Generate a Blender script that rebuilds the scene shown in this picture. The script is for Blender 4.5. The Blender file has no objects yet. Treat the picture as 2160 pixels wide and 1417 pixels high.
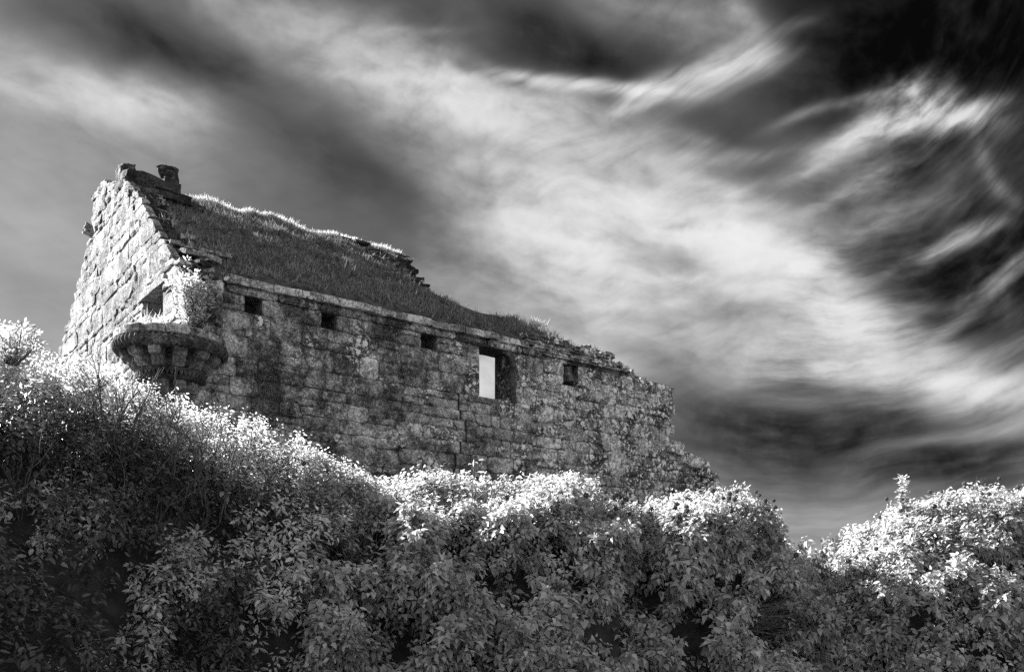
import bpy, bmesh, math, random
import numpy as np
from mathutils import Vector, Matrix, noise

random.seed(7)
rng = np.random.default_rng(7)
SC = bpy.context.scene
COL = SC.collection
R = math.radians

# ------------------------------------------------------------------ camera, light, exposure
F, CX, HOR, EYE = 1840.0, 1080.0, 1230.0, 1.6      # focal length and horizon in photo pixels, eye height in metres
cam_d = bpy.data.cameras.new('camera')
cam = bpy.data.objects.new('camera', cam_d); COL.objects.link(cam)
cam_d.sensor_width = 36.0; cam_d.lens = 36.0 * F / 2160.0
cam_d.shift_y = (HOR - 708.5) / 2160.0
cam_d.clip_start = 0.1; cam_d.clip_end = 6000
cam.location = (0, 0, EYE); cam.rotation_euler = (R(90), 0, 0)
SC.camera = cam

EA, EB = Vector((0.783, 0.622, 0)), Vector((-0.622, 0.783, 0))   # along the front wall / into the building
SUN_DELTA, SUN_EL = R(27), R(30.2)
s_h = (EB * math.cos(SUN_DELTA) - EA * math.sin(SUN_DELTA)).normalized()
S = Vector((s_h.x * math.cos(SUN_EL), s_h.y * math.cos(SUN_EL), math.sin(SUN_EL)))
sun_d = bpy.data.lights.new('sun', 'SUN'); sun_d.energy = 5.0; sun_d.angle = R(0.53); sun_d.color = (1, 1, 1)
sun = bpy.data.objects.new('sun', sun_d); COL.objects.link(sun)
sun.rotation_euler = S.to_track_quat('Z', 'Y').to_euler()
sun.location = (-30, 10, 30)

SC.view_settings.view_transform = 'Standard'; SC.view_settings.look = 'None'
EXPO = 2.4
SC.view_settings.exposure = EXPO; SC.view_settings.gamma = 1.0
SC.view_settings.use_curve_mapping = False
SC.cycles.max_bounces = 5; SC.cycles.diffuse_bounces = 3; SC.cycles.transparent_max_bounces = 4
SC.cycles.use_denoising = False

# ------------------------------------------------------------------ node helpers
class NT:
    def __init__(self, tree): self.t = tree; self.n = tree.nodes; self.l = tree.links
    def node(self, typ, **kw):
        nd = self.n.new(typ)
        for k, v in kw.items(): setattr(nd, k, v)
        return nd
    def put(self, sock, v):
        if v is None: return
        if hasattr(v, 'is_output'): self.l.new(v, sock)
        else: sock.default_value = v
    def m(self, op, a, b=None, c=None, clamp=False):
        nd = self.n.new('ShaderNodeMath'); nd.operation = op; nd.use_clamp = clamp
        self.put(nd.inputs[0], a); self.put(nd.inputs[1], b); self.put(nd.inputs[2], c)
        return nd.outputs[0]
    def xyz(self, x, y, z=0.0):
        nd = self.n.new('ShaderNodeCombineXYZ')
        self.put(nd.inputs[0], x); self.put(nd.inputs[1], y); self.put(nd.inputs[2], z)
        return nd.outputs[0]
    def noise(self, vec, scale, detail=4, rough=0.55, dist=0.0):
        nd = self.n.new('ShaderNodeTexNoise'); nd.noise_dimensions = '3D'
        if vec is not None: self.l.new(vec, nd.inputs['Vector'])
        nd.inputs['Scale'].default_value = scale; nd.inputs['Detail'].default_value = detail
        nd.inputs['Roughness'].default_value = rough; nd.inputs['Distortion'].default_value = dist
        return nd.outputs[0]
    def mapr(self, v, a, b, c=0.0, d=1.0, smooth=True):
        nd = self.n.new('ShaderNodeMapRange'); nd.interpolation_type = 'SMOOTHSTEP' if smooth else 'LINEAR'
        self.put(nd.inputs['Value'], v)
        nd.inputs['From Min'].default_value = a; nd.inputs['From Max'].default_value = b
        nd.inputs['To Min'].default_value = c; nd.inputs['To Max'].default_value = d
        return nd.outputs[0]
    def mix(self, f, a, b):
        # a + f*(b-a)
        return self.m('ADD', a, self.m('MULTIPLY', f, self.m('SUBTRACT', b, a)))

# ------------------------------------------------------------------ sky: dim infrared sky with cirrus
world = bpy.data.worlds.new('World'); SC.world = world; world.use_nodes = True
w = NT(world.node_tree); w.n.clear()
tc = w.node('ShaderNodeTexCoord')
sep = w.node('ShaderNodeSeparateXYZ'); w.l.new(tc.outputs['Generated'], sep.inputs[0])
az = w.m('ARCTAN2', sep.outputs[0], sep.outputs[1])
el = w.m('ARCSINE', sep.outputs[2])
skyt = w.node('ShaderNodeTexSky', sky_type='NISHITA'); skyt.sun_disc = False
skyt.sun_elevation = SUN_EL; skyt.sun_rotation = math.atan2(S.x, S.y)
skyt.dust_density = 0.6; skyt.air_density = 1.0; skyt.ozone_density = 1.0
srgb = w.node('ShaderNodeSeparateColor'); w.l.new(skyt.outputs[0], srgb.inputs[0])
clear = w.m('MULTIPLY', srgb.outputs[0], 0.010)       # the infrared end of the spectrum: the clear sky is nearly black

def azel(x, y):
    u, v = (x - CX) / F, (HOR - y) / F
    return math.atan(u), math.atan(v / math.sqrt(1 + u * u))

base_v = w.xyz(az, el)
def warp(vec, scale, amt, detail=3):
    nd = w.node('ShaderNodeTexNoise'); nd.inputs['Scale'].default_value = scale
    nd.inputs['Detail'].default_value = detail; w.l.new(vec, nd.inputs['Vector'])
    s1 = w.node('ShaderNodeVectorMath', operation='SUBTRACT'); w.l.new(nd.outputs['Color'], s1.inputs[0]); s1.inputs[1].default_value = (.5, .5, .5)
    s2 = w.node('ShaderNodeVectorMath', operation='SCALE'); w.l.new(s1.outputs[0], s2.inputs[0]); s2.inputs['Scale'].default_value = amt
    s3 = w.node('ShaderNodeVectorMath', operation='ADD'); w.l.new(vec, s3.inputs[0]); w.l.new(s2.outputs[0], s3.inputs[1])
    return s3.outputs[0]
wv = warp(warp(base_v, 4.0, 0.055, 2), 13.0, 0.022, 5)
wsep = w.node('ShaderNodeSeparateXYZ'); w.l.new(wv, wsep.inputs[0])
WX, WY = wsep.outputs[0], wsep.outputs[1]

wt = warp(warp(base_v, 3.0, 0.03, 2), 9.0, 0.006, 3)
wts = w.node('ShaderNodeSeparateXYZ'); w.l.new(wt, wts.inputs[0])
def stroke(x0, y0, x1, y1, width, amp, bend=0.0, thin_=False):
    WX, WY = (wts.outputs[0], wts.outputs[1]) if thin_ else (wsep.outputs[0], wsep.outputs[1])
    a0, e0 = azel(x0, y0); a1, e1 = azel(x1, y1)
    L = max(1e-4, math.hypot(a1 - a0, e1 - e0)); ca, sa = (a1 - a0) / L, (e1 - e0) / L
    cx, cy = (a0 + a1) / 2, (e0 + e1) / 2
    Lh = L * 0.62; W = width / F
    # s along, t across
    s = w.m('MULTIPLY_ADD', WX, ca / Lh, w.m('MULTIPLY_ADD', WY, sa / Lh, -(cx * ca + cy * sa) / Lh))
    t = w.m('MULTIPLY_ADD', WX, -sa / W, w.m('MULTIPLY_ADD', WY, ca / W, (cx * sa - cy * ca) / W))
    ss = w.m('MULTIPLY', s, s)
    if bend: t = w.m('MULTIPLY_ADD', ss, -bend / width, t)
    q = w.m('MULTIPLY_ADD', t, t, w.m('MULTIPLY', ss, ss))
    g = w.m('POWER', math.e, w.m('MULTIPLY', q, -1.0))
    return w.m('MULTIPLY', g, amp)

SOFT = [  # broad veils  (photo pixel ends, half width, brightness)
    (-150, 90, 420, 235, 70, .17), (60, 195, 400, 232, 34, .17), (-100, 300, 420, 360, 60, .06), (-250, 480, 260, 520, 90, .05),
    (430, -40, 880, 190, 62, .19), (640, 40, 1010, 215, 40, .10), (820, 205, 1230, 235, 34, .25), (560, 120, 760, 170, 30, .05),
    (900, 300, 1500, 440, 120, .20), (1120, 440, 1780, 640, 150, .16), (1060, 440, 1260, 515, 40, .22), (1340, 420, 1680, 560, 52, .22),
    (1480, 480, 1720, 560, 34, .14), (1560, 560, 1760, 600, 24, .12), (900, 560, 1300, 640, 110, .16), (1250, 600, 1850, 700, 90, .13),
    (1640, 640, 2000, 760, 50, .14), (1420, 765, 2160, 800, 46, .18), (1740, 785, 2120, 812, 26, .17), (1700, 690, 1960, 735, 26, .10),
    (1860, 955, 2180, 885, 24, .17), (1960, 850, 2240, 820, 40, .12), (560, 300, 900, 420, 60, -.02), (100, 60, 620, 120, 52, -.12),
    (480, 200, 900, 420, 40, -.04), (1080, 100, 1330, 120, 60, -.12), (1420, 240, 1640, 400, 60, -.06), (1330, 535, 1460, 540, 22, -.13),
    (1480, 640, 1720, 690, 34, -.10), (1460, 890, 2060, 960, 100, -.17), (1480, 490, 1700, 550, 40, .07), (1950, 1000, 2300, 960, 60, -.08), (1740, 90, 2300, 30, 130, -.06), (1880, 640, 2200, 560, 70, -.06),
    (840, 770, 1260, 800, 60, .46), (1650, 250, 2400, 480, 230, -.12), (1820, 560, 2300, 640, 110, -.08), (960, 160, 1100, 175, 10, -.14), (700, 420, 1000, 520, 50, -.03), (-200, 640, 150, 700, 90, .03), (1250, -30, 1600, 70, 60, .14),  # first stroke: brightness added behind the wall for the window opening
    (1540, -40, 1620, 60, 26, .12), (1620, 330, 1900, 300, 70, .12), (1700, 480, 2140, 330, 90, .09), (1560, 440, 1780, 330, 20, .05),
]
THIN = [  # wisps
    (980, 262, 1380, 292, 20, .13), (1150, 310, 1520, 340, 15, .11), (1000, 345, 1360, 425, 22, .10), (1380, 350, 1640, 440, 16, .11), (1180, 560, 1520, 605, 20, .10), (1280, 690, 1720, 722, 20, .10),
    (1250, 650, 1620, 622, 16, .08), (1620, 600, 1920, 694, 20, .13), (1740, 640, 1940, 655, 12, .09), (1450, 820, 1800, 760, 16, .07), (1560, 840, 2000, 850, 18, .06), (1420, 280, 1600, 330, 14, .07),
    (1500, 100, 1700, 40, 14, .10, -8), (1480, 330, 1760, 300, 12, .06), (1560, 395, 1800, 330, 12, .07), (1600, 470, 1860, 400, 12, .07),
    (1040, 150, 1390, 188, 11, .40), (1330, 192, 1590, 105, 20, .42, -14), (1420, 210, 1640, 110, 20, .18, -12), (1300, 235, 1440, 190, 9, .14),
    (1740, 300, 2050, 232, 22, .50, -24), (1800, 260, 1960, 165, 30, .26, -12), (1880, 280, 2010, 200, 20, .24, -10), (1960, 290, 2110, 200, 16, .24, -16), (1900, 180, 1960, 240, 14, .16),
    (1640, 245, 1880, 195, 10, .14, -12), (1950, 545, 2100, 468, 16, .27, -10), (1850, 590, 2000, 520, 12, .10), (1980, 690, 2180, 530, 22, .18, -20),
    (2050, 320, 2130, 440, 14, .12, 14), (2080, 610, 2200, 500, 16, .10), (1700, 445, 1900, 350, 14, .10, -14), (1740, 520, 2000, 420, 20, .07, -14),
    (2000, 800, 2200, 690, 16, .10, -12), (760, 62, 960, 58, 8, .07), (700, 155, 1000, 160, 10, .10),
]
soft = None
for st in SOFT: g = stroke(*st); soft = g if soft is None else w.m('ADD', soft, g)
thin = None
for st in THIN: g = stroke(*st, **({'thin_': True})); thin = g if thin is None else w.m('ADD', thin, g)

def aniso(ang, fl, fw, seed, detail=5, src=None):
    ca, sa = math.cos(ang), math.sin(ang)
    X, Y = (WX, WY)
    s = w.m('MULTIPLY_ADD', X, ca * fl, w.m('MULTIPLY', Y, sa * fl))
    t = w.m('MULTIPLY_ADD', X, -sa * fw, w.m('MULTIPLY', Y, ca * fw))
    return w.noise(w.xyz(s, t, seed), 1.0, detail, 0.5)
n_l = aniso(R(-17), 7.0, 19.0, 1.7)
pcx, pcy = azel(1750, -150)
def polar(fl, fw, seed, detail=5):
    dx, dy = w.m('SUBTRACT', WX, pcx), w.m('SUBTRACT', WY, pcy)
    rr = w.m('SQRT', w.m('ADD', w.m('MULTIPLY', dx, dx), w.m('MULTIPLY', dy, dy))); th = w.m('ARCTAN2', dx, w.m('MULTIPLY', dy, -1.0))
    return w.noise(w.xyz(w.m('MULTIPLY', th, fl), w.m('MULTIPLY', rr, fw), seed), 1.0, detail, 0.55)
n_r = polar(3.6, 34.0, 7.3)
turb = w.noise(wv, 13.0, 6, 0.62)
blend = w.mapr(w.m('ADD', WX, w.m('MULTIPLY', WY, -0.55)), 0.02, 0.20)
streak = w.mix(blend, n_l, n_r)
streak_f = w.mix(blend, aniso(R(20), 14.0, 85.0, 3.1, 4), polar(6.0, 95.0, 3.1, 5))
fil = w.mix(blend, aniso(R(-12), 15.0, 52.0, 5.9, 8), polar(8.0, 60.0, 9.9, 7))
gain = w.m('ADD', w.m('MULTIPLY', w.m('SUBTRACT', fil, 0.5), 1.35), w.m('ADD', w.m('MULTIPLY_ADD', w.m('SUBTRACT', streak, 0.5), w.mix(blend, 0.6, 1.3), 1.0), w.m('ADD', w.m('MULTIPLY', w.m('SUBTRACT', turb, 0.5), 1.7), w.m('MULTIPLY', w.m('SUBTRACT', streak_f, 0.5), w.mix(blend, 0.25, 0.6)))))
gain_t = w.m('MULTIPLY_ADD', w.m('SUBTRACT', streak_f, 0.5), 1.9, 0.85)
# general cirrus veil over the whole sky
veil = w.m('MULTIPLY', w.mapr(w.noise(wv, 2.3, 4, 0.6), 0.35, 0.8), 0.12)
veil = w.m('ADD', veil, w.m('ADD', w.m('MULTIPLY', w.m('SUBTRACT', streak, 0.5), w.mix(blend, 0.10, 0.32)), w.m('MULTIPLY', w.m('SUBTRACT', streak_f, 0.5), w.mix(blend, 0.03, 0.16))))
# beyond the view, brighter cloud is added to fill the shaded wall and hedge
far_v = w.node('ShaderNodeVectorMath', operation='DOT_PRODUCT'); w.l.new(tc.outputs['Generated'], far_v.inputs[0])
far_v.inputs[1].default_value = (0, math.cos(R(19)), math.sin(R(19)))
out_f = w.mapr(far_v.outputs['Value'], math.cos(R(36)), math.cos(R(60)), 0.0, 1.0)
fill_cov = w.m('MULTIPLY', w.mapr(w.noise(wv, 1.6, 5, 0.62), 0.25, 0.70, 0.45, 1.0), 0.72)
cloud = w.m('ADD', w.m('ADD', w.m('MULTIPLY', soft, gain), w.m('MULTIPLY', thin, gain_t)), w.m('ADD', veil, w.m('MULTIPLY', fill_cov, out_f)))
dsum = w.m('MAXIMUM', w.m('ADD', cloud, w.m('POWER', w.m('MAXIMUM', w.m('MULTIPLY', clear, 2 ** EXPO), 0.0), 1 / 2.2)), 0.0)
dsum = w.m('MAXIMUM', w.m('MULTIPLY_ADD', dsum, 1.15, -0.070), 0.115)
disp = w.m('MULTIPLY', w.m('SUBTRACT', 1.0, w.m('POWER', math.e, w.m('MULTIPLY', w.m('POWER', dsum, 1.65), -2.65))), 0.95)
lin = w.m('MULTIPLY', w.m('POWER', disp, 2.2), 2 ** -EXPO)
cc = w.node('ShaderNodeCombineColor')
for i in range(3): w.l.new(lin, cc.inputs[i])
bg = w.node('ShaderNodeBackground'); w.l.new(cc.outputs[0], bg.inputs[0]); bg.inputs[1].default_value = 1.0
wo = w.node('ShaderNodeOutputWorld'); w.l.new(bg.outputs[0], wo.inputs[0])
world.cycles.sampling_method = 'MANUAL'; world.cycles.sample_map_resolution = 512

# ------------------------------------------------------------------ materials
def new_mat(name):
    m = bpy.data.materials.new(name); m.use_nodes = True
    t = NT(m.node_tree); t.n.clear()
    o = t.node('ShaderNodeOutputMaterial'); p = t.node('ShaderNodeBsdfPrincipled')
    t.l.new(p.outputs[0], o.inputs[0])
    return m, t, p, o
def grey(t, v):
    c = t.node('ShaderNodeCombineColor')
    for i in range(3): t.put(c.inputs[i], v)
    return c.outputs[0]
def pos(t): return t.node('ShaderNodeNewGeometry').outputs['Position']

def stone_mat(name, lo, hi, lich, lich_scale=9.0, patchy=(0.48, 0.62), bump=0.5, rand=0.35, slope=0.0, dirt=0.5, light=0.62, bscale=1.0, bdist=0.035):
    m, t, p, o = new_mat(name)
    P = pos(t); oi = t.node('ShaderNodeObjectInfo')
    big = t.noise(P, 1.3, 5, 0.6); mid = t.noise(P, 6.0, 6, 0.68); fine = t.noise(P, 34.0, 4, 0.7)
    v = t.m('ADD', t.m('MULTIPLY', mid, 0.55), t.m('ADD', t.m('MULTIPLY', fine, 0.45), t.m('MULTIPLY', t.m('SUBTRACT', big, 0.5), 0.85)))
    v = t.mapr(v, 0.36, 0.66, lo, hi)
    v = t.m('MULTIPLY', v, t.m('MULTIPLY_ADD', oi.outputs['Random'], 2 * rand, 1 - rand))
    # dark stains
    st = t.mapr(t.noise(P, 2.4, 5, 0.7, 0.4), 0.50, 0.66)
    v = t.m('MULTIPLY', v, t.m('SUBTRACT', 1.0, t.m('MULTIPLY', st, dirt)))
    v = t.m('MULTIPLY', v, t.mapr(t.noise(P, 19.0, 4, 0.75), 0.38, 0.62, 0.5, 1.45))
    # grey crust speckle
    sp = t.mapr(t.noise(P, 55.0, 3, 0.6), 0.56, 0.64)
    v = t.mix(t.m('MULTIPLY', sp, 0.45), v, hi * 1.25)
    if lich > 0:
        wn = t.node('ShaderNodeTexNoise'); wn.inputs['Scale'].default_value = 11.0; wn.inputs['Detail'].default_value = 5; t.l.new(P, wn.inputs['Vector'])
        sc = t.node('ShaderNodeVectorMath', operation='SCALE'); t.l.new(wn.outputs['Color'], sc.inputs[0]); sc.inputs['Scale'].default_value = 0.17
        ad = t.node('ShaderNodeVectorMath', operation='ADD'); t.l.new(P, ad.inputs[0]); t.l.new(sc.outputs[0], ad.inputs[1])
        def spots(scale, th, keep):
            vo = t.node('ShaderNodeTexVoronoi'); vo.inputs['Scale'].default_value = scale; t.l.new(ad.outputs[0], vo.inputs['Vector'])
            wsp = t.node('ShaderNodeSeparateColor'); t.l.new(vo.outputs['Color'], wsp.inputs[0])
            r = t.m('MULTIPLY', wsp.outputs[0], th)
            inside = t.mapr(t.m('SUBTRACT', r, vo.outputs['Distance']), -0.02, 0.03)
            return t.m('MULTIPLY', inside, t.m('GREATER_THAN', wsp.outputs[1], keep))
        pt = t.noise(P, 1.1, 4, 0.6)
        if slope:
            sx = t.node('ShaderNodeSeparateXYZ'); t.l.new(P, sx.inputs[0])
            pt = t.m('MULTIPLY_ADD', sx.outputs[0], slope, pt)
        patch = t.mapr(pt, patchy[0], patchy[1])
        L = t.m('MAXIMUM', spots(lich_scale, 0.62, 0.35), t.m('MULTIPLY', spots(lich_scale * 2.3, 0.6, 0.3), 0.9))
        blot = t.m('MULTIPLY', t.mapr(t.noise(P, 6.5, 7, 0.74), 0.575, 0.61), t.mapr(t.noise(P, 2.1, 3, 0.6), 0.42, 0.56))
        L = t.m('MAXIMUM', L, blot)
        L = t.m('MULTIPLY', t.m('MULTIPLY', L, patch), t.mapr(t.noise(P, 60, 2, .6), .30, .5, .45, 1.0))
        v = t.mix(t.m('MULTIPLY', L, lich), v, light)
    v = t.m('MAXIMUM', v, 0.012)
    t.l.new(grey(t, v), p.inputs['Base Color']); p.inputs['Roughness'].default_value = 0.92; p.inputs['Specular IOR Level'].default_value = 0.15
    b = t.node('ShaderNodeBump'); b.inputs['Strength'].default_value = bump; b.inputs['Distance'].default_value = bdist
    h = t.m('ADD', t.noise(P, 11.0 * bscale, 6, 0.7), t.m('MULTIPLY', t.noise(P, 42.0 * bscale, 4, 0.7), 0.5))
    t.l.new(h, b.inputs['Height']); t.l.new(b.outputs[0], p.inputs['Normal'])
    return m
M_WALL = stone_mat('weathered_wall_stone', 0.04, 0.44, 0.95, 7.0, (0.44, 0.56), 1.0, 0.34, 0.026, 0.78, 0.88)
M_GABLE = stone_mat('pale_gable_stone', 0.09, 0.38, 0.35, 8.0, (0.5, 0.7), 1.0, 0.16, 0.0, 0.45, 0.5, 0.8, 0.075)
M_MORTAR = stone_mat('old_lime_mortar', 0.03, 0.20, 0.8, 7.0, (0.50, 0.64), 1.0, 0.0, 0.018, 0.6, 0.7)
M_GMORTAR = stone_mat('pale_gable_mortar', 0.07, 0.26, 0.2, 9.0, (0.5, 0.66), 1.0, 0.0, 0, 0.5, 0.5)
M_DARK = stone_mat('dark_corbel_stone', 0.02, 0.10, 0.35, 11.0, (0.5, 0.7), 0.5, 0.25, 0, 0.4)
M_SLAB = stone_mat('flat_eaves_slab', 0.10, 0.55, 0.95, 7.0, (0.38, 0.55), 0.6, 0.3, 0, 0.4, 0.7)
M_RIDGE = stone_mat('near_black_ridge_stone', 0.012, 0.06, 0.5, 9.0, (0.52, 0.68), 0.7, 0.35, 0, 0.5)  # near-black base tone with sparse lichen

def leaf_mat(name, col, var, trans, rough=0.45, spec=0.35):
    m = bpy.data.materials.new(name); m.use_nodes = True; t = NT(m.node_tree); t.n.clear()
    g = t.node('ShaderNodeNewGeometry')
    oi = t.node('ShaderNodeObjectInfo')
    rnd = t.m('FRACT', t.m('ADD', g.outputs['Random Per Island'], oi.outputs['Random']))
    cl = t.noise(g.outputs['Position'], 1.5, 3, 0.6)
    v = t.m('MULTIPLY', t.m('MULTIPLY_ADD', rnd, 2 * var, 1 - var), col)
    v = t.m('MULTIPLY', v, t.mapr(cl, 0.3, 0.7, 0.7, 1.25))
    p = t.node('ShaderNodeBsdfPrincipled'); c = grey(t, v)
    t.l.new(c, p.inputs['Base Color']); p.inputs['Roughness'].default_value = rough; p.inputs['Specular IOR Level'].default_value = spec
    tr = t.node('ShaderNodeBsdfTranslucent'); t.l.new(c, tr.inputs[0])
    mx = t.node('ShaderNodeMixShader'); mx.inputs[0].default_value = trans
    t.l.new(p.outputs[0], mx.inputs[1]); t.l.new(tr.outputs[0], mx.inputs[2])
    o = t.node('ShaderNodeOutputMaterial'); t.l.new(mx.outputs[0], o.inputs[0])
    return m
M_IVY = leaf_mat('ivy_leaf', 0.42, 0.46, 0.46, 0.38, 0.4)
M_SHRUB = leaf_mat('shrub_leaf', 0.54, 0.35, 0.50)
M_SHADED_LEAF = leaf_mat('shaded_shrub_leaf', 0.065, 0.6, 0.25)  # leaves darkened to carry the shade on the left hedge face
M_SHADED_GRASS = leaf_mat('shaded_matted_roof_grass', 0.22, 0.6, 0.25, 0.7, 0.1)  # shade of the roof slope put into the grass colour
M_CORBEL = stone_mat('cut_corbel_stone', 0.04, 0.24, 0.5, 9.0, (0.5, 0.7), 0.5, 0.3, 0, 0.4)  # lighter than the core, whose dark tone deepens shade between corbels
M_SUNLIT_GRASS = leaf_mat('sunlit_pale_grass', 0.55, 0.5, 0.42, 0.6, 0.2)  # paler copy, sunlight on the ridge fringe put into its colour
def plain(name, lo, hi, scale=12.0, rough=0.9, bump=0.3):
    m, t, p, o = new_mat(name); P = pos(t)
    n = t.noise(P, scale, 5, 0.65)
    t.l.new(grey(t, t.mapr(n, 0.3, 0.7, lo, hi)), p.inputs['Base Color']); p.inputs['Roughness'].default_value = rough
    p.inputs['Specular IOR Level'].default_value = 0.1
    b = t.node('ShaderNodeBump'); b.inputs['Strength'].default_value = bump; b.inputs['Distance'].default_value = 0.03
    t.l.new(n, b.inputs['Height']); t.l.new(b.outputs[0], p.inputs['Normal'])
    return m
M_CORE = plain('shaded_bush_core', 0.02, 0.05, 7.0)
M_TWIG = plain('bare_twig_bark', 0.05, 0.14, 30.0)
M_BERRY = plain('ripe_ivy_berry', 0.05, 0.10, 60.0, 0.6)
M_TURF = plain('roof_turf', 0.03, 0.10, 5.0, 0.95, 1.0)
M_GROUND = plain('rough_ground', 0.05, 0.12, 2.5, 0.95, 1.0)

# ------------------------------------------------------------------ object helpers
def link(o, parent=None):
    COL.objects.link(o)
    if parent is not None: o.parent = parent
    return o
def tag(o, label=None, cat=None, group=None, kind=None):
    for k, v in (('label', label), ('category', cat), ('group', group), ('kind', kind)):
        if v: o[k] = v
    return o
def empty(name, loc, rz=0.0):
    o = bpy.data.objects.new(name, None); o.location = loc; o.rotation_euler = (0, 0, rz); o.empty_display_size = 0.3
    return link(o)
def pyobj(name, verts, faces, mat, parent=None, loc=(0, 0, 0), smooth=False):
    me = bpy.data.meshes.new(name); me.from_pydata([tuple(v) for v in verts], [], faces)
    me.materials.append(mat)
    if smooth: me.polygons.foreach_set('use_smooth', [True] * len(me.polygons))
    o = bpy.data.objects.new(name, me); o.location = loc
    return link(o, parent)
def np_mesh(name, V, T, mat):
    me = bpy.data.meshes.new(name)
    V = np.ascontiguousarray(V, dtype=np.float32).reshape(-1, 3); T = np.ascontiguousarray(T, dtype=np.int32).reshape(-1, 3)
    me.vertices.add(len(V)); me.vertices.foreach_set('co', V.ravel())
    me.loops.add(T.size); me.loops.foreach_set('vertex_index', T.ravel())
    me.polygons.add(len(T)); me.polygons.foreach_set('loop_start', np.arange(0, T.size, 3, dtype=np.int32))
    me.update(calc_edges=True); me.materials.append(mat)
    return me
def np_obj(name, V, T, mat, parent=None):
    return link(bpy.data.objects.new(name, np_mesh(name, V, T, mat)), parent)

def nz(p, s, seed=0.0): return noise.noise(Vector((p[0] * s + seed, p[1] * s - seed, p[2] * s + 2.3 * seed)))

# vectorised value noise for foliage
def vnoise(P, seed=0):
    I = np.floor(P).astype(np.int64); f = P - I; f = f * f * (3 - 2 * f)
    def h(i, j, k):
        n = (i * 73856093) ^ (j * 19349663) ^ (k * 83492791) ^ (seed * 2654435761)
        n = (n ^ (n >> 13)) * 1274126177 & 0x7fffffff
        n = (n ^ (n >> 16)) & 0xffff
        return n / 65535.0
    r = 0
    for dx in (0, 1):
        for dy in (0, 1):
            for dz in (0, 1):
                wgt = (f[..., 0] if dx else 1 - f[..., 0]) * (f[..., 1] if dy else 1 - f[..., 1]) * (f[..., 2] if dz else 1 - f[..., 2])
                r = r + wgt * h(I[..., 0] + dx, I[..., 1] + dy, I[..., 2] + dz)
    return r
def fbm(P, o=3, seed=0):
    r, a = 0, 0.5
    for k in range(o): r = r + a * (vnoise(P * 2 ** k, seed + k) - 0.5); a *= 0.5
    return r
def unit(v): return v / np.maximum(np.linalg.norm(v, axis=-1, keepdims=True), 1e-9)

# ------------------------------------------------------------------ the place: castle frame
CORNER = Vector((-6.51, 17.0, 0.0)); ROT = math.atan2(EA.y, EA.x)
def ray(x, y): return Vector(((x - CX) / F, 1.0, (HOR - y) / F))
def FW(x, y, b=0.0):      # photo pixel -> (a, z) on the plane b
    d = ray(x, y); n = EB; Z = (b + CORNER.dot(n)) / d.dot(n)
    p = d * Z; return (p - CORNER).dot(EA), p.z + EYE
def GW(x, y, a=0.0):      # photo pixel -> (b, z) on the gable plane a
    d = ray(x, y); n = EA; Z = (a + CORNER.dot(n)) / d.dot(n)
    p = d * Z; return (p - CORNER).dot(EB), p.z + EYE
def to_world(a, b, z): return CORNER + EA * a + EB * b + Vector((0, 0, z))

# ground: one sheet, flat meadow with the mound the ruin stands on
def mound(x, y):
    dx, dy = x - CORNER.x, y - CORNER.y
    a = dx * EA.x + dy * EA.y; b = dx * EB.x + dy * EB.y
    da = max(-1.2 - a, 0, a - 14.6); db = max(-1.0 - b, 0, b - 12.0)
    d = math.hypot(da, db)
    t = max(0.0, 1 - d / 6.5); t = t * t * (3 - 2 * t)
    return 3.7 * t
xs = [-3000, -900, -300, -120, -60] + [v * 1.5 for v in range(-24, 25)] + [60, 120, 300, 900, 3000]
ys = [-3000, -600, -100, -30] + [v * 1.5 for v in range(-6, 34)] + [70, 130, 300, 900, 3000]
gv = [(x, y, mound(x, y) + (0.12 * nz((x, y, 0), 0.35) if abs(x) < 100 and abs(y) < 100 else 0)) for y in ys for x in xs]
nx = len(xs)
gf = [(j * nx + i, j * nx + i + 1, (j + 1) * nx + i + 1, (j + 1) * nx + i) for j in range(len(ys) - 1) for i in range(nx - 1)]
g = pyobj('ground', gv, gf, M_GROUND, smooth=True); tag(g, kind='structure')

# ------------------------------------------------------------------ the ruin
castle = empty('ruined_castle', CORNER, ROT)
tag(castle, 'ruined stone castle with pale gable, corbelled round corner and grassy roof slope', 'ruin')

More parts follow.
